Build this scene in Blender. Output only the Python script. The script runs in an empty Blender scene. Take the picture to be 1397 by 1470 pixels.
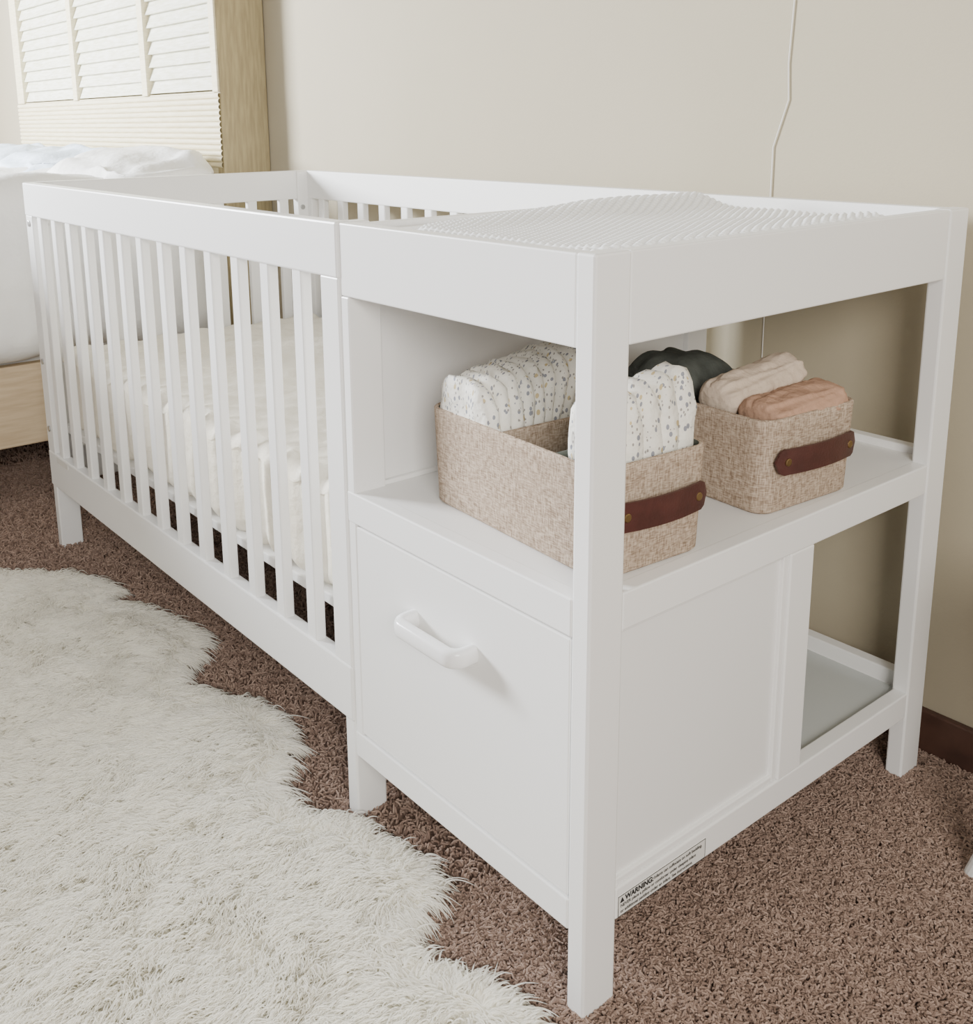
import bpy, bmesh, math, random
import numpy as np
from mathutils import Vector, Matrix, noise
random.seed(4); rng=np.random.default_rng(7)
S=bpy.context.scene; COL=S.collection

# ------------------------------------------------------------ materials
def mat(name,col,rough=.5,spec=.5,noise_amt=0,noise_scale=20,bump=0,bump_scale=200,dist=.002,col2=None,stretch=None):
    m=bpy.data.materials.new(name); m.use_nodes=True; nt=m.node_tree; b=nt.nodes['Principled BSDF']
    b.inputs['Base Color'].default_value=(*col,1); b.inputs['Roughness'].default_value=rough
    b.inputs['Specular IOR Level'].default_value=spec
    tc=nt.nodes.new('ShaderNodeTexCoord'); mp=nt.nodes.new('ShaderNodeMapping'); nt.links.new(tc.outputs['Object'],mp.inputs[0])
    if stretch: mp.inputs['Scale'].default_value=stretch
    if noise_amt or col2:
        n=nt.nodes.new('ShaderNodeTexNoise'); n.inputs['Scale'].default_value=noise_scale; n.inputs['Detail'].default_value=5
        nt.links.new(mp.outputs[0],n.inputs[0])
        r=nt.nodes.new('ShaderNodeValToRGB'); c2=col2 or tuple(c*(1-noise_amt) for c in col)
        r.color_ramp.elements[0].position=.35; r.color_ramp.elements[1].position=.65
        r.color_ramp.elements[0].color=(*c2,1); r.color_ramp.elements[1].color=(*col,1)
        nt.links.new(n.outputs[0],r.inputs[0]); nt.links.new(r.outputs[0],b.inputs['Base Color'])
    if bump:
        n=nt.nodes.new('ShaderNodeTexNoise'); n.inputs['Scale'].default_value=bump_scale; n.inputs['Detail'].default_value=4
        nt.links.new(mp.outputs[0],n.inputs[0])
        bu=nt.nodes.new('ShaderNodeBump'); bu.inputs['Strength'].default_value=bump; bu.inputs['Distance'].default_value=dist
        nt.links.new(n.outputs[0],bu.inputs['Height']); nt.links.new(bu.outputs[0],b.inputs['Normal'])
    return m
M_white=mat('white_paint',(.87,.87,.86),.32,.4,bump=.03,bump_scale=60)
M_white2=mat('white_panel',(.84,.84,.83),.4,.4)
M_handle=mat('white_plastic',(.91,.91,.91),.2,.5)
M_wall=mat('wall_paint',(.46,.41,.305),.8,.2,noise_amt=.03,noise_scale=3,bump=.15,bump_scale=250)
M_base=mat('baseboard_wood',(.10,.05,.035),.5,.4,col2=(.06,.03,.022),noise_scale=15)
M_carpet=mat('carpet_backing',(.23,.16,.128),1,.05,col2=(.13,.09,.07),noise_scale=160,bump=1,bump_scale=220)
M_mattress=mat('mattress_sheet',(.87,.83,.73),.85,.15,bump=.6,bump_scale=28,dist=.012)
M_minky=mat('minky_fabric',(.92,.93,.92),.75,.2,bump=.1,bump_scale=500)
M_hb=mat('cream_wood',(.76,.69,.50),.5,.3,col2=(.66,.59,.40),noise_scale=14,stretch=(1,4,12))
M_hbl=mat('louver_whitewash',(.84,.83,.74),.5,.3,col2=(.66,.65,.50),noise_scale=16,stretch=(1,4,10))
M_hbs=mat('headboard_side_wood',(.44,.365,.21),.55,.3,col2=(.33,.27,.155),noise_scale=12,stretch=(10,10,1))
M_bedwood=mat('bed_rail_wood',(.66,.53,.36),.5,.3,col2=(.56,.43,.28),noise_scale=10,stretch=(10,1,10))
M_bed=mat('white_duvet',(.89,.885,.86),.85,.2,bump=.5,bump_scale=14,dist=.02)
M_pillow=mat('pillow_blue_white',(.68,.77,.88),.85,.2,bump=.5,bump_scale=14,dist=.02)
M_metal=mat('bolt_metal',(.5,.5,.5),.3,.5); M_metal.node_tree.nodes['Principled BSDF'].inputs['Metallic'].default_value=1
M_brass=mat('rivet_brass',(.35,.24,.12),.3,.5); M_brass.node_tree.nodes['Principled BSDF'].inputs['Metallic'].default_value=1
M_leather=mat('leather',(.075,.022,.018),.42,.5,noise_amt=.3,noise_scale=40,bump=.2,bump_scale=300)
M_liner=mat('dark_liner',(.13,.14,.12),.9,.1,noise_amt=.2,noise_scale=80)
M_darkcloth=mat('dark_green_cloth',(.10,.11,.10),.9,.1,noise_amt=.3,noise_scale=30,bump=.5,bump_scale=50,dist=.01)
M_cream=mat('cream_muslin',(.62,.51,.41),.9,.1,bump=.6,bump_scale=55,dist=.008)
M_rose=mat('rose_muslin',(.46,.29,.205),.9,.1,bump=.6,bump_scale=55,dist=.008)
M_label=mat('label_paper',(.72,.71,.68),.5,.3)
M_ink=mat('label_ink',(.03,.03,.03),.6,.2)
M_cord=mat('cord_plastic',(.78,.76,.72),.5,.3)
M_furb=mat('sheepskin_base',(.96,.935,.85),.9,.1,bump=.8,bump_scale=120)
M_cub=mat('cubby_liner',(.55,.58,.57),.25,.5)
def fur_mat():
    m=bpy.data.materials.new('sheepskin_fur'); m.use_nodes=True; nt=m.node_tree; nt.nodes.remove(nt.nodes['Principled BSDF'])
    o=nt.nodes['Material Output']; d=nt.nodes.new('ShaderNodeBsdfDiffuse'); t=nt.nodes.new('ShaderNodeBsdfTranslucent'); mx=nt.nodes.new('ShaderNodeMixShader')
    d.inputs[0].default_value=(.985,.967,.90,1); t.inputs[0].default_value=(.985,.967,.895,1); mx.inputs[0].default_value=.45
    nt.links.new(d.outputs[0],mx.inputs[1]); nt.links.new(t.outputs[0],mx.inputs[2]); nt.links.new(mx.outputs[0],o.inputs['Surface']); return m
M_fur=fur_mat()

def carpet_fibre():
    m=bpy.data.materials.new('carpet_fibre'); m.use_nodes=True; nt=m.node_tree; b=nt.nodes['Principled BSDF']
    b.inputs['Roughness'].default_value=.9; b.inputs['Specular IOR Level'].default_value=.1
    h=nt.nodes.new('ShaderNodeHairInfo'); r=nt.nodes.new('ShaderNodeValToRGB')
    r.color_ramp.elements[0].color=(.225,.155,.124,1); r.color_ramp.elements[1].color=(.40,.292,.238,1)
    nt.links.new(h.outputs['Random'],r.inputs[0]); nt.links.new(r.outputs[0],b.inputs['Base Color']); return m
M_fibre=carpet_fibre()

def weave():
    m=bpy.data.materials.new('woven_jute'); m.use_nodes=True; nt=m.node_tree; b=nt.nodes['Principled BSDF']; L=nt.links
    b.inputs['Roughness'].default_value=.9; b.inputs['Specular IOR Level'].default_value=.1
    tc=nt.nodes.new('ShaderNodeTexCoord')
    outs=[]
    for sc in ((110,110,640),(580,580,100)):
        mp=nt.nodes.new('ShaderNodeMapping'); mp.inputs['Scale'].default_value=sc; L.new(tc.outputs['Object'],mp.inputs[0])
        n=nt.nodes.new('ShaderNodeTexNoise'); n.inputs['Scale'].default_value=1; n.inputs['Detail'].default_value=1; L.new(mp.outputs[0],n.inputs[0]); outs.append(n)
    mx=nt.nodes.new('ShaderNodeMath'); mx.operation='ADD'; L.new(outs[0].outputs[0],mx.inputs[0]); L.new(outs[1].outputs[0],mx.inputs[1])
    hf=nt.nodes.new('ShaderNodeMath'); hf.operation='MULTIPLY'; hf.inputs[1].default_value=.5; L.new(mx.outputs[0],hf.inputs[0])
    r=nt.nodes.new('ShaderNodeValToRGB'); r.color_ramp.elements[0].position=.35; r.color_ramp.elements[1].position=.63
    r.color_ramp.elements[0].color=(.24,.175,.125,1); r.color_ramp.elements[1].color=(.55,.445,.35,1)
    L.new(hf.outputs[0],r.inputs[0]); L.new(r.outputs[0],b.inputs['Base Color'])
    bu=nt.nodes.new('ShaderNodeBump'); bu.inputs['Strength'].default_value=.7; bu.inputs['Distance'].default_value=.001
    L.new(hf.outputs[0],bu.inputs['Height']); L.new(bu.outputs[0],b.inputs['Normal']); return m
M_weave=weave()

def diaper_mat():
    m=bpy.data.materials.new('printed_diaper'); m.use_nodes=True; nt=m.node_tree; b=nt.nodes['Principled BSDF']; L=nt.links
    b.inputs['Roughness'].default_value=.7
    tc=nt.nodes.new('ShaderNodeTexCoord'); prev=None
    mp=nt.nodes.new('ShaderNodeMapping'); mp.inputs['Scale'].default_value=(1.5,1,.75); mp.inputs['Rotation'].default_value=(0,.6,0); L.new(tc.outputs['Object'],mp.inputs[0])
    base=(.84,.82,.75,1)
    for sc,th,c in ((100,.25,(.26,.27,.31,1)),(60,.18,(.58,.47,.26,1)),(140,.21,(.32,.30,.28,1))):
        v=nt.nodes.new('ShaderNodeTexVoronoi'); v.inputs['Scale'].default_value=sc; L.new(mp.outputs[0],v.inputs[0])
        n=nt.nodes.new('ShaderNodeMath'); n.operation='LESS_THAN'; n.inputs[1].default_value=th; L.new(v.outputs['Distance'],n.inputs[0])
        mx=nt.nodes.new('ShaderNodeMix'); mx.data_type='RGBA'; L.new(n.outputs[0],mx.inputs[0])
        if prev: L.new(prev,mx.inputs[6])
        else: mx.inputs[6].default_value=base
        mx.inputs[7].default_value=c; prev=mx.outputs[2]
    L.new(prev,b.inputs['Base Color'])
    w=nt.nodes.new('ShaderNodeTexNoise'); w.inputs['Scale'].default_value=60; L.new(tc.outputs['Object'],w.inputs[0])
    bu=nt.nodes.new('ShaderNodeBump'); bu.inputs['Strength'].default_value=.7; bu.inputs['Distance'].default_value=.006
    L.new(w.outputs[0],bu.inputs['Height']); L.new(bu.outputs[0],b.inputs['Normal']); return m
M_diaper=diaper_mat()

# ------------------------------------------------------------ helpers
def empty(name,loc=(0,0,0),rz=0):
    e=bpy.data.objects.new(name,None); e.location=loc; e.rotation_euler=(0,0,rz); COL.objects.link(e); return e
def mk(name,verts,faces,m,parent=None,smooth=False):
    me=bpy.data.meshes.new(name); me.from_pydata([tuple(v) for v in verts],[],faces); me.materials.append(m)
    if smooth: me.polygons.foreach_set('use_smooth',[True]*len(me.polygons))
    me.update(); o=bpy.data.objects.new(name,me); COL.objects.link(o)
    if parent: o.parent=parent
    return o
def bev(o,w,seg=2):
    md=o.modifiers.new('bevel','BEVEL'); md.width=w; md.segments=seg; md.limit_method='ANGLE'
def box(name,x0,x1,y0,y1,z0,z1,m,parent=None,bevel=.002):
    return boxes(name,[(x0,x1,y0,y1,z0,z1)],m,parent,bevel)
def boxes(name,lst,m,parent=None,bevel=.002):
    V=[];F=[]
    for x0,x1,y0,y1,z0,z1 in lst:
        k=len(V); V+=[(x,y,z) for x in (x0,x1) for y in (y0,y1) for z in (z0,z1)]
        F+=[tuple(i+k for i in f) for f in [(0,1,3,2),(4,6,7,5),(0,4,5,1),(2,3,7,6),(0,2,6,4),(1,5,7,3)]]
    o=mk(name,V,F,m,parent)
    if bevel: bev(o,bevel)
    return o
def softbox(name,x0,x1,y0,y1,z0,z1,m,parent=None,r=.05,cuts=30,amp=.01,freq=4,seed=0,fn=None):
    bm=bmesh.new(); bmesh.ops.create_cube(bm,size=2)
    bmesh.ops.subdivide_edges(bm,edges=bm.edges[:],cuts=cuts,use_grid_fill=True)
    c=Vector(((x0+x1)/2,(y0+y1)/2,(z0+z1)/2)); h=Vector(((x1-x0)/2,(y1-y0)/2,(z1-z0)/2))
    for v in bm.verts:
        p=Vector((v.co.x*h.x,v.co.y*h.y,v.co.z*h.z))
        q=Vector([max(-(h[i]-min(r,h[i])),min(h[i]-min(r,h[i]),p[i])) for i in range(3)])
        d=p-q
        if d.length>1e-6:
            rr=[min(r,h[i]) for i in range(3)]
            dn=Vector([d[i]/rr[i] for i in range(3)]); L=dn.length; mxv=max(abs(a) for a in dn)
            p=q+d*(mxv/L)
        n=noise.noise_vector((p+c)*freq+Vector((seed,seed*2,0)))
        v.co=p+c+n*amp
        if fn: v.co+=fn(v.co)
    me=bpy.data.meshes.new(name); bm.to_mesh(me); bm.free(); me.materials.append(m)
    me.polygons.foreach_set('use_smooth',[True]*len(me.polygons))
    o=bpy.data.objects.new(name,me); COL.objects.link(o)
    if parent:o.parent=parent
    return o
def cyl(name,p,axis,r,l,m,parent=None,seg=20):
    bm=bmesh.new(); bmesh.ops.create_cone(bm,cap_ends=True,segments=seg,radius1=r,radius2=r,depth=l)
    rot={'x':Matrix.Rotation(math.pi/2,4,'Y'),'y':Matrix.Rotation(math.pi/2,4,'X'),'z':Matrix()}[axis]
    bmesh.ops.transform(bm,matrix=Matrix.Translation(p)@rot,verts=bm.verts)
    me=bpy.data.meshes.new(name); bm.to_mesh(me); bm.free(); me.materials.append(m)
    o=bpy.data.objects.new(name,me); COL.objects.link(o); bev(o,min(r,l)*.2)
    if parent:o.parent=parent
    return o
def tube(name,pts,r,m,parent=None):
    cu=bpy.data.curves.new(name,'CURVE'); cu.dimensions='3D'; cu.bevel_depth=r; cu.bevel_resolution=5
    sp=cu.splines.new('POLY'); sp.points.add(len(pts)-1)
    for i,p in enumerate(pts): sp.points[i].co=(*p,1)
    cu.materials.append(m); o=bpy.data.objects.new(name,cu); COL.objects.link(o)
    if parent:o.parent=parent
    return o
def hair(name,pos,rad,m,parent=None):
    N,K,_=pos.shape
    hc=bpy.data.hair_curves.new(name); hc.add_curves([K]*N)
    hc.attributes['position'].data.foreach_set('vector',pos.reshape(-1).astype(np.float32))
    a=hc.attributes.get('radius') or hc.attributes.new('radius','FLOAT','POINT')
    a.data.foreach_set('value',np.tile(rad,N).astype(np.float32))
    hc.materials.append(m); o=bpy.data.objects.new(name,hc); COL.objects.link(o)
    if parent:o.parent=parent
    return o

# ------------------------------------------------------------ dimensions
H=.90; LC=.479; LT=1.862; D=.779; W=.054; T=.027; ZF=-.018
WY=.838
# ------------------------------------------------------------ room
box('floor',-5.2,2.6,-4.0,WY+.02,ZF-.05,ZF,M_carpet,bevel=0)
box('wall_back',-5.2,2.6,WY,WY+.1,ZF-.05,2.45,M_wall,bevel=0)
box('wall_left',-5.3,-5.2,-4.0,WY+.1,ZF-.05,2.45,M_wall,bevel=0)
box('baseboard_back',-5.2,2.6,WY-.014,WY,ZF,.062,M_base,bevel=.003)

# ------------------------------------------------------------ crib + changer
C=empty('crib_with_changing_table')
posts=[(-T,0,0,W),(-T,0,D-W,D),(-LC-T,-LC,0,W),(-LC-T,-LC,D-W,D),(-LT,-LT+T,0,W),(-LT,-LT+T,D-W,D)]
for i,(a,b,c,d) in enumerate(posts): box('leg_%d'%(i+1),a,b,c,d,ZF,H-(.0 if i<2 else .001),M_white,C,.003)
G=.0015
box('changer_front_apron',-LC+G,-T-G*.3,.001,.024,.7995,H-.001,M_white,C)
box('changer_back_apron',-LC+G,-T,D-.024,D-.001,.7995,H-.001,M_white,C)
box('changer_end_apron',-.022,-.001,W,D-W,.7995,H-.0005,M_white,C)
box('changer_left_apron',-LC+G,-LC+.02,.024,D-.024,.7995,H-.012,M_white,C)
box('changer_tray',-LC+.002,-.022,.024,D-.024,.800,.812,M_white2,C,.001)
box('changer_left_stile_front',-LC+G,-LC+.02,.0005,W+.0,.10,.7990,M_white,C)
box('changer_left_stile_back',-LC+G,-LC+.02,D-W,D-.0005,.10,.7990,M_white,C)
box('changer_left_panel',-LC+G,-LC+.010,W,D-W,.10,.7985,M_white2,C,.001)
box('shelf',-LC+.01,-.02,.02,D-.02,.500,.518,M_white2,C,.001)
box('shelf_front_rail',-LC+G,-T,-.0005,.0225,.4724,.5185,M_white,C)
box('shelf_end_rail',-.024,-.001,W,D-W,.4724,.5185,M_white,C)
box('shelf_back_rail',-LC+G,-T,D-.022,D-.001,.4724,.530,M_white,C)
box('shelf_trim_left',-LC+.010,-LC+.018,W,D-.03,.518,.525,M_white,C,.001)
box('base_front_rail',-LC+G,-T,-.0005,.024,.0966,.1375,M_white,C)
box('base_end_rail',-.024,-.001,W,D-W,.0966,.1389,M_white,C)
box('base_back_rail',-LC+G,-T,D-.024,D-.001,.0966,.150,M_white,C)
box('base_board',-LC+.01,-.02,.02,D-.02,.112,.124,M_white2,C,.001)
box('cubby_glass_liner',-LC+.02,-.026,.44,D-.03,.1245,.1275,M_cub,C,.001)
box('drawer_front',-LC+.007,-T-.0025,.0015,.020,.1400,.4690,M_white,C,.002)
box('drawer_body',-LC+.03,-T-.02,.021,.40,.15,.46,M_white2,C,.001)
hx0,hx1,hz=-.322,-.199,.381
path=[(hx0,.002)]; rc=.016; dep=-.030
for i in range(8):
    a=math.pi/2*i/7; path.append((hx0+rc-rc*math.cos(a), dep+rc-rc*math.sin(a)))
path+= [(hx0+hx1-x,y) for x,y in reversed(path)]
V=[];F=[];n=16
for i,(x,y) in enumerate(path):
    a=Vector(path[max(0,i-1)]); b=Vector(path[min(len(path)-1,i+1)]); t=(b-a).normalized(); nn=Vector((-t.y,t.x))
    for j in range(n):
        q=2*math.pi*j/n; c,s=math.cos(q),math.sin(q)
        c=math.copysign(abs(c)**.7,c); s=math.copysign(abs(s)**.7,s)
        V.append((x+nn.x*c*.009,y+nn.y*c*.009,hz+s*.0125))
for i in range(len(path)-1):
    for j in range(n): F.append((i*n+j,i*n+(j+1)%n,(i+1)*n+(j+1)%n,(i+1)*n+j))
mk('drawer_handle',V,F,M_handle,C,True)
box('end_divider_stile',-.024,-.001,.379,.432,.1389,.4724,M_white,C)
box('end_panel',-.018,-.010,W,.379,.1389,.4724,M_white2,C,.001)
e=.007
boxes('end_panel_moulding',[(-.012,-.0045,W,W+e*.5,.139,.472),(-.012,-.0045,.379-e*1.6,.379,.139,.472),(-.012,-.0045,W+e*.5,.379-e*1.6,.472-e*.5,.472),(-.012,-.0045,W+e*.5,.379-e*1.6,.139,.139+e*1.4)],M_white,C,.0015)
box('cubby_side_panel',-LC+.02,-.025,.415,.430,.12,.50,M_white2,C,.001)
def side(nm,y0,y1,o):
    ym=(y0+y1)/2
    box(nm+'_top_rail',-LT+.001,-LC-.001,y0,y1,.8228,H,M_white,C,.003)
    box(nm+'_bottom_rail',-LT+.001,-LC-.001,y0,y1,.1505,.2407,M_white,C,.003)
    boxes(nm+'_stiles',[(-LT+.0015,-1.815,y0+o,y1+o,.2400,.8235),(-.526,-LC-.0015,y0+o,y1+o,.2400,.8235)],M_white,C)
    boxes(nm+'_slats',[(-.611-.098*k,-.583-.098*k,ym-.009,ym+.009,.235,.83) for k in range(13)],M_white,C,.003)
side('crib_front',-.003,.022,.001); side('crib_back',D-.022,D+.003,-.001)
box('crib_far_top_rail',-LT-.001,-LT+.022,.0005,D-.0005,.8228,H+.0005,M_white,C,.003)
box('crib_far_bottom_rail',-LT+.002,-LT+.022,.025,D-.025,.1505,.2407,M_white,C,.003)
boxes('crib_far_slats',[(-LT+.004,-LT+.020,.10+.0975*k-.014,.10+.0975*k+.014,.235,.83) for k in range(7)],M_white,C,.003)
box('crib_near_panel',-LC-.018,-LC-.004,.026,D-.026,.15,.895,M_white,C,.002)
box('mattress_support',-LT+.03,-LC-.03,.03,D-.03,.290,.308,M_white2,C)
for i,(x,z) in enumerate([(-1.838,.805),(-1.838,.47),(-1.838,.30)]): cyl('bolt_%d'%(i+1),(x,-.003,z),'y',.0075,.004,M_metal,C)
for i,(y,z) in enumerate([(.035,.80),(D-.04,.80)]): cyl('bolt_in_%d'%(i+1),(-LT+.028,y,z),'x',.007,.004,M_metal,C)
box('crib_label',-1.80,-1.72,-.0038,-.0030,.222,.236,M_label,C,0)
box('warning_label',-.0010,-.0003,.058,.222,.0985,.1265,M_label,C,0)
boxes('warning_label_border',[(-.0004,0,.058,.222,.0985,.0992),(-.0004,0,.058,.222,.1258,.1265),(-.0004,0,.058,.0587,.0985,.1265),(-.0004,0,.2213,.222,.0985,.1265)],M_ink,C,0)
def txt(name,body,size,y,z,bold=0):
    t=bpy.data.curves.new(name,'FONT'); t.body=body; t.size=size; t.offset=bold; t.materials.append(M_ink)
    o=bpy.data.objects.new(name,t); o.rotation_euler=(math.pi/2,0,math.pi/2); o.location=(.0003,y,z); COL.objects.link(o); o.parent=C
txt('label_title','WARNING:',.0100,.070,.1172,.0004)
txt('label_line_1','Infants can suffocate on soft bedding.',.0062,.122,.1185,.0001)
txt('label_line_2','NEVER place a pillow or comforter under sleeping infant',.0061,.062,.1105,.0001)
txt('label_line_3','or additional padding under an infant. See instructions.',.0061,.062,.1030,.0001)
mk('label_triangle',[(.0002,.061,.117),(.0002,.0685,.117),(.0002,.0648,.1240)],[(0,1,2)],M_ink,C)

def gather(p):
    if p.y<.06 or p.y>.72:
        s=1 if p.y<.06 else -1
        return Vector((0,s*.012*(1-abs(math.sin(p.x*math.pi/.075+.8*math.sin(p.x*9)))**.6)*(1 if p.z<.47 else .5)-s*.002,.006*math.sin(p.x*2*math.pi/.075)))
    return Vector((0,0,.004*math.sin(p.x*60)*math.sin(p.y*60)))
mt=softbox('crib_mattress',-LT+.035,-LC-.028,.034,D-.034,.3085,.500,M_mattress,None,r=.03,cuts=150,amp=.004,freq=9,fn=gather)

# changing pad with minky dots, raised long sides
nx,ny=190,280
px0,px1,py0,py1=-LC+.022,-.028,.060,.690
V=[];F=[]
sp=.0125
def sd_round(x,y,r):
    cx,cy=(px0+px1)/2,(py0+py1)/2; qx=abs(x-cx)-((px1-px0)/2-r); qy=abs(y-cy)-((py1-py0)/2-r)
    return math.hypot(max(qx,0),max(qy,0))+min(max(qx,qy),0)-r
for j in range(ny):
    for i in range(nx):
        x=px0+(px1-px0)*i/(nx-1); y=py0+(py1-py0)*j/(ny-1)
        row=round((y-py0)/(sp*.866)); off=(row%2)*sp/2; cx=round((x-px0-off)/sp)*sp+off+px0; cy=row*sp*.866+py0
        d=math.hypot(x-cx,y-cy)
        ed_=-sd_round(x,y,.07)
        e_=max(0,min(1,ed_/.035)); prof=math.sqrt(1-(1-e_)**2)
        base=.888+.020*math.exp(-((x-px0-.05)/.05)**2)*min(1,max(.0,(y-.05)/.35))+.006*math.exp(-((x-px1+.05)/.05)**2)+.003*noise.noise(Vector((x*9,y*7,1)))
        z=.845+(base-.845)*prof
        if ed_<0: z=.845+ed_*1.0; z=max(z,.82)
        z+=.0036*max(0,1-(d/.0055)**2)*(1 if ed_>0 else 0)
        V.append((x,y,z))
for j in range(ny-1):
    for i in range(nx-1):
        a=j*nx+i; F.append((a,a+1,a+nx+1,a+nx))
bd=[i for i in range(nx)]+[j*nx+nx-1 for j in range(1,ny)]+[(ny-1)*nx+i for i in range(nx-2,-1,-1)]+[j*nx for j in range(ny-2,0,-1)]
k=len(V)
for b_ in bd: V.append((V[b_][0],V[b_][1],.8125))
n=len(bd)
for i in range(n): F.append((bd[i],k+i,k+(i+1)%n,bd[(i+1)%n]))
F.append(tuple(k+i for i in range(n))[::-1])
mk('changing_pad',V,F,M_minky,None,True)

# ------------------------------------------------------------ baskets
def rrect(x0,x1,y0,y1,r,seg=6):
    P=[]
    for cx,cy,a0 in ((x1-r,y0+r,-90),(x1-r,y1-r,0),(x0+r,y1-r,90),(x0+r,y0+r,180)):
        for i in range(seg+1):
            a=math.radians(a0+90*i/seg); P.append((cx+r*math.cos(a),cy+r*math.sin(a)))
    return P
def basket(cx,cy,lx,ly,h,rz,dividers=()):
    E=empty('fabric_storage_basket',(cx,cy,.5185),rz)
    fl=.004; th=.006
    def loop(z,ins):
        k=fl*(z/h-1)
        return [(x,y,z) for x,y in rrect(-lx/2-k+ins, lx/2+k-ins, -ly/2-k+ins, ly/2+k-ins, .026-ins)]
    Ls=[loop(0,.004),loop(.004,0)]+[loop(h*t,0) for t in (.3,.6,.9)]+[loop(h-.001,0),loop(h+.001,th/2),loop(h-.001,th)]
    def skin(nm,loops,m,capb=None,capt=None):
        V=[];F=[];n=len(loops[0])
        for l in loops: V+=l
        for a in range(len(loops)-1):
            for i in range(n): F.append((a*n+i,a*n+(i+1)%n,(a+1)*n+(i+1)%n,(a+1)*n+i))
        if capb: F.append(tuple(range(n))[::-1])
        if capt: F.append(tuple((len(loops)-1)*n+i for i in range(n)))
        return mk(nm,V,F,m,E,True)
    skin('woven_body',Ls,M_weave,capb=True)
    skin('liner',[loop(h-.001,th),loop(h*.9,th+.001),loop(.008,th)],M_liner,capt=True)
    for i,dx in enumerate(dividers):
        box('divider_%d'%(i+1),dx-.004,dx+.004,-ly/2+.007,ly/2-.007,.01,h-.008,M_weave if i%2==0 else M_liner,E,.002)
    n=24; L=ly*.84; V=[];F=[]
    for i in range(n+1):
        t=i/n; y=-L/2+L*t; b=.003+.011*math.sin(math.pi*t)**.8 if 0<t<1 else .003; hw=.0175
        e_=min(t,1-t)*L
        if e_<hw: hw=math.sqrt(max(0,hw*hw-(hw-e_)**2))+.0008
        x=lx/2+b-.001; zc=h*.57
        V+=[(x,y,zc-hw),(x+.0032,y,zc-hw),(x+.0032,y,zc+hw),(x,y,zc+hw)]
    for i in range(n):
        for a in range(4): F.append((i*4+a,i*4+(a+1)%4,i*4+4+(a+1)%4,i*4+4+a))
    F+=[(3,2,1,0),(n*4,n*4+1,n*4+2,n*4+3)]
    mk('leather_handle',V,F,M_leather,E)
    for i,sg in enumerate((-1,1)):
        cyl('rivet_%d'%(i+1),(lx/2+.007,sg*(L/2-.019),h*.57),'x',.0055,.009,M_brass,E)
    return E
RZ=math.radians(-4)
B1=basket(-.198,.148,.348,.182,.135,RZ,dividers=(-.03,.075))
B2=basket(-.192,.464,.336,.200,.130,RZ)

# ------------------------------------------------------------ diapers
def diaper(V,F,c,w,h,t,lean,seed,yaw=0):
    n=28
    P=[]
    for i in range(n):
        a=2*math.pi*i/n; ca,sa=math.cos(a),math.sin(a)
        x=w/2*math.copysign(abs(ca)**.62,ca); z=h/2*math.copysign(abs(sa)**(.72 if sa>0 else .4),sa)+h/2
        P.append((x,z))
    prof=[(-.5,.55),(-.47,.80),(-.33,.95),(0,1.0),(.33,.95),(.47,.80),(.5,.55)]
    base=len(V); cz=h/2
    for k,(ty,s) in enumerate(prof):
        for x,z in P:
            X=x*s; Z=cz+(z-cz)*s
            nn=noise.noise_vector(Vector((x*45+seed*3.1,ty*2+seed,z*45)))
            X+=nn.x*.006; Z=max(0,Z+nn.z*.006); Y=ty*t+nn.y*.006
            Y+=lean*(Z/h)**1.5
            V.append((c[0]+X+yaw*Y,c[1]+Y-yaw*X,c[2]+Z))
    for k in range(len(prof)-1):
        for i in range(n): F.append((base+k*n+i,base+k*n+(i+1)%n,base+(k+1)*n+(i+1)%n,base+(k+1)*n+i))
    F.append(tuple(base+i for i in range(n))[::-1]); F.append(tuple(base+(len(prof)-1)*n+i for i in range(n)))
V=[];F=[]
zb=.530
for i in range(9):
    y=.088+.0150*i; lean=-.014+.0098*i
    diaper(V,F,(-.298-.002*i,y,zb),.124,.180+.003*min(i,4)+random.uniform(-.004,.004),.025,lean,i,yaw=.06)
for i in range(5):
    y=.092+.026*i
    diaper(V,F,(-.074,y,zb),.076,.195+.006*i+random.uniform(-.005,.005),.036,-.012+.007*i,i+20,yaw=.06)
mk('folded_diapers',V,F,M_diaper,None,True)

# ------------------------------------------------------------ muslins
def roll(name,p0,p1,rx,rz,m,seed,parent=None):
    p0=Vector(p0);p1=Vector(p1);ax=(p1-p0); L=ax.length; ax.normalize(); sd=ax.cross(Vector((0,0,1))).normalized()
    V=[];F=[];n=72;k=40
    for j in range(k+1):
        t=j/k; e_=min(t,1-t)*L; s=1 if e_>.02 else math.sqrt(max(0,1-(1-e_/.02)**2))*.30+.70
        for i in range(n):
            a=2*math.pi*i/n
            rr=1+.07*math.sin(3*a+seed)+.12*noise.noise(Vector((t*5,math.cos(a)*2,math.sin(a)*2+seed)))+.07*noise.noise(Vector((t*14+seed,a*3,1)))
            rr-=.16*math.exp(-((a-1.9-.4*t)/.09)**2)-.10*math.exp(-((a-1.1+.3*t)/.07)**2)-.10*math.exp(-((a-.5-.2*t)/.08)**2)
            V.append(p0+ax*(L*t)+sd*(math.cos(a)*rx*rr*s)+Vector((0,0,math.sin(a)*rz*rr*s)))
    for j in range(k):
        for i in range(n): F.append((j*n+i,j*n+(i+1)%n,(j+1)*n+(i+1)%n,(j+1)*n+i))
    F.append(tuple(range(n))[::-1]); F.append(tuple(k*n+i for i in range(n)))
    return mk(name,V,F,m,parent,True)
ME=empty('folded_muslin_blankets')
roll('rose_roll',(-.072,.385,.638),(-.060,.540,.648),.038,.026,M_rose,1,ME)
roll('cream_roll',(-.142,.385,.650),(-.128,.545,.672),.034,.027,M_cream,2,ME)
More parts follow.
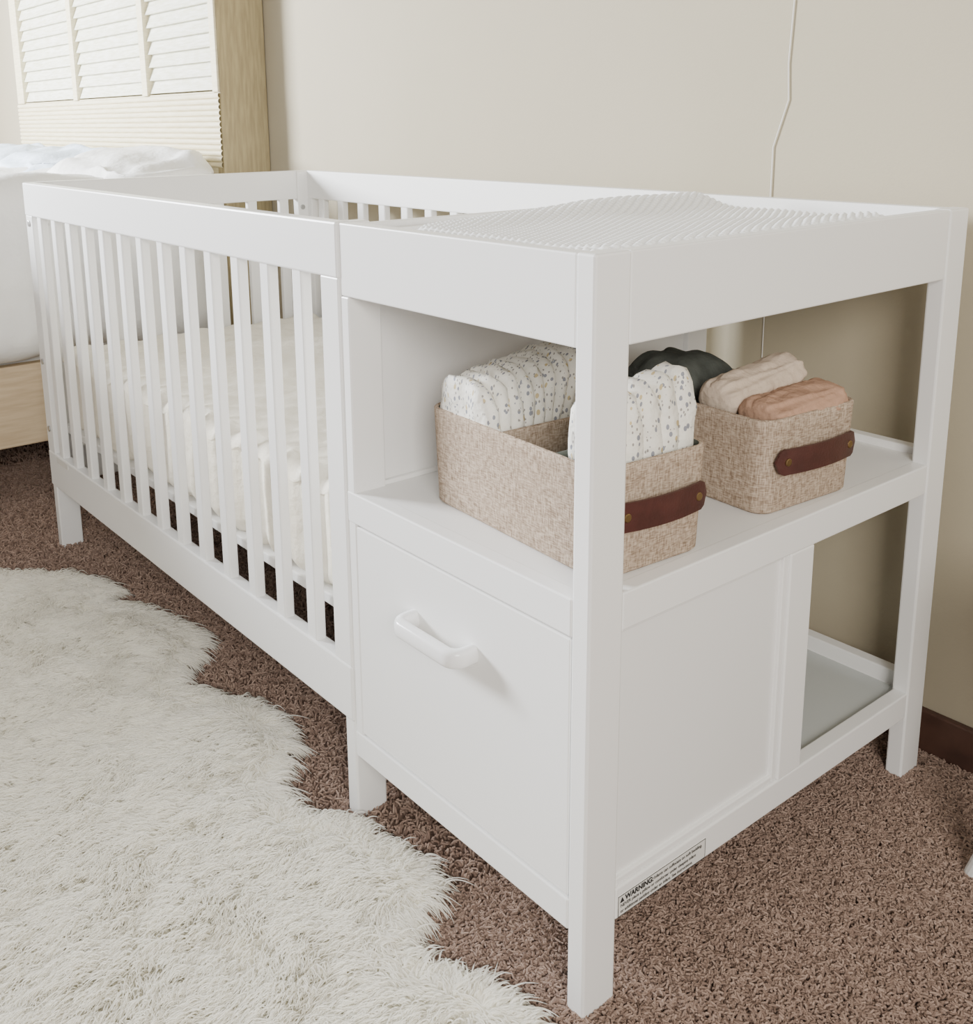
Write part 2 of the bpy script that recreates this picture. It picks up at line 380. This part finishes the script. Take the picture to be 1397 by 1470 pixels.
roll('rose_roll_lower',(-.078,.395,.595),(-.073,.535,.595),.036,.028,M_rose,5,ME)
roll('cream_roll_lower',(-.150,.40,.595),(-.143,.54,.595),.034,.030,M_cream,6,ME)
softbox('dark_folded_cloth',-.345,-.195,.388,.548,.535,.683,M_darkcloth,None,r=.05,cuts=26,amp=.012,freq=24)

# ------------------------------------------------------------ bed
BD=empty('bed')
BX=-2.185; BL=-4.14; HY=.68
box('side_rail',BX-.04,BX,-1.45,HY,.165,.392,M_bedwood,BD,.004)
box('side_rail_far',BL,BL+.04,-1.45,HY,.165,.392,M_bedwood,BD,.004)
box('foot_rail',BL,BX,-1.50,-1.45,.165,.392,M_bedwood,BD,.004)
box('slat_base',BL+.04,BX-.04,-1.45,HY,.28,.30,M_bedwood,BD,.004)
for i,(x,y) in enumerate([(BX-.1,-1.3),(BL+.1,-1.3),(BX-.1,.5),(BL+.1,.5)]): box('foot_%d'%(i+1),x-.04,x+.04,y-.04,y+.04,ZF,.17,M_bedwood,BD,.004)
softbox('mattress',BL+.05,BX-.05,-1.42,HY-.02,.30,.72,M_bed,BD,r=.05,cuts=20,amp=.004)
def folds(p):
    if p.x>BX-.05: return Vector((.026*math.sin(p.y*13+4*p.z)*max(0,min(1,(.9-p.z)/.3)),0,.014*math.sin(p.y*9)))
    return Vector((0,0,.014*noise.noise(Vector((p.x*9,p.y*9,2)))))
softbox('duvet',BL-.02,BX+.050,-1.46,.655,.41,.885,M_bed,BD,r=.10,cuts=90,amp=.03,freq=3.2,seed=3,fn=folds)
def pillow(nm,c,sx,sy,sz,m,tilt):
    bm=bmesh.new(); bmesh.ops.create_uvsphere(bm,u_segments=64,v_segments=36,radius=1)
    for v in bm.verts:
        x,y,z=v.co
        X=math.copysign(abs(x)**.55,x); Y=math.copysign(abs(y)**.6,y)
        n=noise.noise_vector(Vector((x*3.0,y*3.0,z*2+c[0])))*.05
        v.co=Vector((X*sx,Y*sy,z*sz))+Vector((n.x*.5,n.y*.5,n.z*.5))
    bmesh.ops.transform(bm,matrix=Matrix.Translation(c)@Matrix.Rotation(tilt,4,'X'),verts=bm.verts)
    me=bpy.data.meshes.new(nm); bm.to_mesh(me); bm.free(); me.materials.append(m)
    me.polygons.foreach_set('use_smooth',[True]*len(me.polygons)); o=bpy.data.objects.new(nm,me); COL.objects.link(o); o.parent=BD
for i,cx in enumerate((-2.44,-3.11,-3.76)): pillow('pillow_%d'%(i+1),(cx,.475,.868),.34,.19,.075,M_pillow if i else M_bed,math.radians(10))
hz1=1.62
HB=BD
box('headboard_side_post',BX-.045,BX,HY,WY-.002,ZF,hz1,M_hbs,HB,.004)
box('headboard_far_post',BL,BL+.045,HY,WY-.002,ZF,hz1,M_hbs,HB,.004)
box('headboard_back',BL+.045,BX-.045,HY+.045,HY+.06,.3,hz1,M_hb,HB,.002)
box('headboard_top',BL,BX,HY-.01,WY-.002,hz1,hz1+.03,M_hb,HB,.004)
panels=[(-4.05,-3.43),(-3.385,-2.755),(-2.71,-2.225)]
st=[BL+.003]+[p for pr in panels for p in pr]+[BX-.003]
boxes('headboard_stiles',[(st[i],st[i+1],HY-.006,HY+.04,1.122,hz1) for i in (0,2,4,6)],M_hb,HB,.003)
V=[];F=[]
for a,b in panels:
    z=1.130
    while z<hz1-.02:
        k=len(V)
        for x in (a,b): V+=[(x,HY+.004,z),(x,HY+.020,z+.043),(x,HY+.028,z+.041),(x,HY+.012,z-.001)]
        F+=[(k,k+1,k+5,k+4),(k+1,k+2,k+6,k+5),(k+2,k+3,k+7,k+6),(k+3,k,k+4,k+7),(k,k+3,k+2,k+1),(k+4,k+5,k+6,k+7)]
        z+=.042
mk('headboard_louvers',V,F,M_hbl,HB)
V=[];F=[]; z=.90; prof=[]
while z<1.118:
    for i in range(6):
        a=math.pi*i/6; prof.append((HY+.000-.008*math.sin(a),z+.0085-.0085*math.cos(a)))
    z+=.017
for x in (BL,BX-.001):
    V+=[(x,y,z) for y,z in prof]
m_=len(prof)
for i in range(m_-1): F.append((i,m_+i,m_+i+1,i+1))
mk('headboard_reeding',V,F,M_hb,HB)
box('headboard_band',BL+.002,BX-.002,HY+.002,HY+.04,.30,1.125,M_hb,HB,.002)

# ------------------------------------------------------------ cord on wall
tube('wall_cord',[(-.352,WY-.002,2.3),(-.350,WY-.002,1.25),(-.356,WY-.002,1.12),(-.352,WY-.002,1.06),(-.365,WY-.002,1.02),(-.378,WY-.002,.98),(-.378,WY-.002,.30),(-.36,WY-.017,.08)],.0011,M_cord)

# ------------------------------------------------------------ side table at right
TE=empty('white_side_table')
cyl('tabletop',(.48,.60,.46),'z',.20,.024,M_white,TE,seg=64)
for i,(bx,by) in enumerate([(.176,.600),(.48,.35),(.74,.60),(.48,.80)]):
    tx,ty=.48+(bx-.48)*.5,.60+(by-.60)*.5
    bm=bmesh.new(); bmesh.ops.create_cone(bm,cap_ends=True,segments=16,radius1=.014,radius2=.018,depth=1)
    A=Vector((bx,by,ZF)); B=Vector((tx,ty,.452)); d=B-A
    bmesh.ops.transform(bm,matrix=Matrix.Translation((A+B)/2)@d.to_track_quat('Z','Y').to_matrix().to_4x4()@Matrix.Diagonal((1,1,d.length,1)),verts=bm.verts)
    me=bpy.data.meshes.new('table_leg_%d'%(i+1)); bm.to_mesh(me); bm.free(); me.materials.append(M_white)
    o=bpy.data.objects.new('table_leg_%d'%(i+1),me); COL.objects.link(o); o.parent=TE

# ------------------------------------------------------------ sheepskin rug
edge=[(-2.25,-.30),(-2.05,-.20),(-1.90,-.24),(-1.745,-.165),(-1.64,-.05),(-1.556,-.005),(-1.46,.010),(-1.42,-.035),(-1.36,.020),(-1.286,.040),(-1.159,.068),(-1.09,.05),(-1.034,-.025),(-.98,-.050),(-.925,-.012),(-.85,.032),(-.778,.042),(-.70,.03),(-.655,.0),(-.60,-.055),(-.53,-.065),(-.47,-.01),(-.415,.002),(-.37,.014),(-.318,.019),(-.27,.005),(-.237,-.018),(-.222,-.065),(-.205,-.095),(-.17,-.075),(-.140,-.062),(-.10,-.042),(-.079,-.042),(-.03,-.040),(.01,-.06),(.05,-.10),(.06,-.16),(.02,-.22),(.03,-.30),(.07,-.38),(.03,-.48),(-.06,-.53),(-.10,-.60),(-.2,-.68),(-.32,-.66),(-.42,-.74),(-.56,-.78),(-.68,-.73),(-.8,-.80),(-.95,-.85),(-1.1,-.79),(-1.22,-.86),(-1.4,-.88),(-1.55,-.82),(-1.7,-.87),(-1.9,-.84),(-2.05,-.74),(-2.2,-.72),(-2.32,-.6),(-2.27,-.48),(-2.33,-.38)]
E=np.array(edge)
nrm=[]
for i in range(len(E)):
    t=E[(i+1)%len(E)]-E[i-1]; nv=np.array([-t[1],t[0]]); nv/=np.linalg.norm(nv)+1e-9; nrm.append(nv)
nrm=np.array(nrm); E2=E-nrm*.022
def inside(P,poly):
    x,y=P[:,0],P[:,1]; c=np.zeros(len(P),bool); j=len(poly)-1
    for i in range(len(poly)):
        xi,yi=poly[i];xj,yj=poly[j]
        cond=((yi>y)!=(yj>y))&(x<(xj-xi)*(y-yi)/(yj-yi+1e-12)+xi); c^=cond; j=i
    return c
def edist(P,poly):
    d=np.full(len(P),9.)
    for i in range(len(poly)):
        a=poly[i-1];b=poly[i];ab=b-a;t=np.clip(((P-a)@ab)/(ab@ab),0,1); q=a+t[:,None]*ab; d=np.minimum(d,np.linalg.norm(P-q,axis=1))
    return d
bm=bmesh.new(); vs=[bm.verts.new((p[0],p[1],ZF+.001)) for p in E2]; f=bm.faces.new(vs)
ex=bmesh.ops.extrude_face_region(bm,geom=[f]); 
for v in [g for g in ex['geom'] if isinstance(g,bmesh.types.BMVert)]: v.co.z+=.021
bmesh.ops.recalc_face_normals(bm,faces=bm.faces)
me=bpy.data.meshes.new('sheepskin_rug'); bm.to_mesh(me); bm.free(); me.materials.append(M_furb)
RUG=bpy.data.objects.new('sheepskin_rug',me); COL.objects.link(RUG)
NC=26000
P=rng.uniform([-2.35,-.9],[.08,.08],(NC,2)); P=P[inside(P,E2)]; nc=len(P)
def nf(P,s,o): return np.array([noise.noise(Vector((p[0]*s+o,p[1]*s,o))) for p in P])
ang=nf(P,1.8,3.)*1.3+nf(P,10,9.)*1.0-1.3
ed=edist(P,E2)
near=np.clip(1-ed/.06,0,1)
idx=np.argmin(((P[:,None,:]-E2[None])**2).sum(2),axis=1); on=nrm[idx]
dirv=np.stack([np.cos(ang),np.sin(ang)],1)*(1-near[:,None])+on*near[:,None]*1.3
dirv+=rng.normal(0,.24,dirv.shape); dirv/=np.linalg.norm(dirv,axis=1)[:,None]
hmod=(nf(P,13,5.)*.010+nf(P,34,8.)*.005)*(1-near)
per=13; K=5
N=nc*per; ci=np.repeat(np.arange(nc),per)
root=P[ci]+rng.normal(0,.0068,(N,2)); dd=dirv[ci]+rng.normal(0,.18,(N,2)); 
ln=(.019+.009*rng.random(nc)+.013*near)[ci]*rng.uniform(.75,1.15,N); rise=(.016+hmod+.004*rng.random(nc))[ci]*rng.uniform(.85,1.10,N)*(1-.15*near[ci])
tipc=P[ci]
pos=np.zeros((N,K,3))
wave=rng.normal(0,.0015,(N,2)); ph=rng.uniform(0,6.28,N)
for k in range(K):
    t=k/(K-1)
    clump=t**1.3*.28
    xy=root*(1-clump)+tipc*clump+dd*(ln*(t**1.5))[:,None]+wave*np.sin(ph+t*6)[:,None]*t
    z=ZF+.020+rise*math.sin(t*math.pi*.60)-(near[ci]*.030*t*t)
    pos[:,k,:2]=xy; pos[:,k,2]=np.maximum(z,ZF+.004)
hair('rug_fur',pos,np.array([.0010,.0010,.0009,.0007,.0002]),M_fur,RUG)

# ------------------------------------------------------------ carpet pile
def tufts(n,x0,x1,y0,y1,hgt):
    P=rng.uniform([x0,y0],[x1,y1],(n,2)); P=P[~inside(P,E2)]; n=len(P)
    pos=np.zeros((n,3,3)); pos[:,0,:2]=P; pos[:,0,2]=ZF-.002
    d=rng.normal(0,.0045,(n,2)); h=hgt*rng.uniform(.7,1.1,n)
    pos[:,1,:2]=P+d*.5; pos[:,1,2]=ZF+h*.7
    pos[:,2,:2]=P+d*1.3+rng.normal(0,.0015,(n,2)); pos[:,2,2]=ZF+h
    return pos
pos=np.concatenate([tufts(150000,-.25,.70,-.28,WY-.016,.010),tufts(90000,-2.6,-.25,-.2,WY-.016,.010),tufts(15000,-3.4,-2.4,-.6,.6,.010)])
FL=bpy.data.objects['floor']
hair('carpet_pile',pos,np.array([.0017,.0017,.0010]),M_fibre,FL)

# ------------------------------------------------------------ light
w=bpy.data.worlds.new('world'); S.world=w; w.use_nodes=True
w.node_tree.nodes['Background'].inputs[0].default_value=(1,.965,.91,1); w.node_tree.nodes['Background'].inputs[1].default_value=.50
def area(name,loc,target,sx,sy,e,c):
    l=bpy.data.lights.new(name,'AREA'); l.shape='RECTANGLE'; l.size=sx; l.size_y=sy; l.energy=e; l.color=c
    o=bpy.data.objects.new(name,l); o.location=loc; o.rotation_euler=(Vector(target)-Vector(loc)).to_track_quat('-Z','Y').to_euler(); COL.objects.link(o)
area('window_light',(-4.5,-2.0,1.8),(-.9,.3,.6),1.1,1.1,720,(.93,.96,1))
area('fill_light_right',(2.4,-1.5,1.8),(-.2,.2,.5),1.2,1.1,105,(1,.95,.88))  # added warm fill, not a known window; brightens end faces like room bounce

# ------------------------------------------------------------ camera
cd=bpy.data.cameras.new('camera'); co=bpy.data.objects.new('camera',cd); COL.objects.link(co)
co.location=(.7174,-.7504,1.0321); co.rotation_euler=(1.3548,.0111,.8937)
cd.sensor_width=36; cd.lens=1489.4/1470*36; cd.shift_x=(698.5-658)/1470; cd.shift_y=(499.5-735)/1470; cd.clip_start=.02
S.camera=co
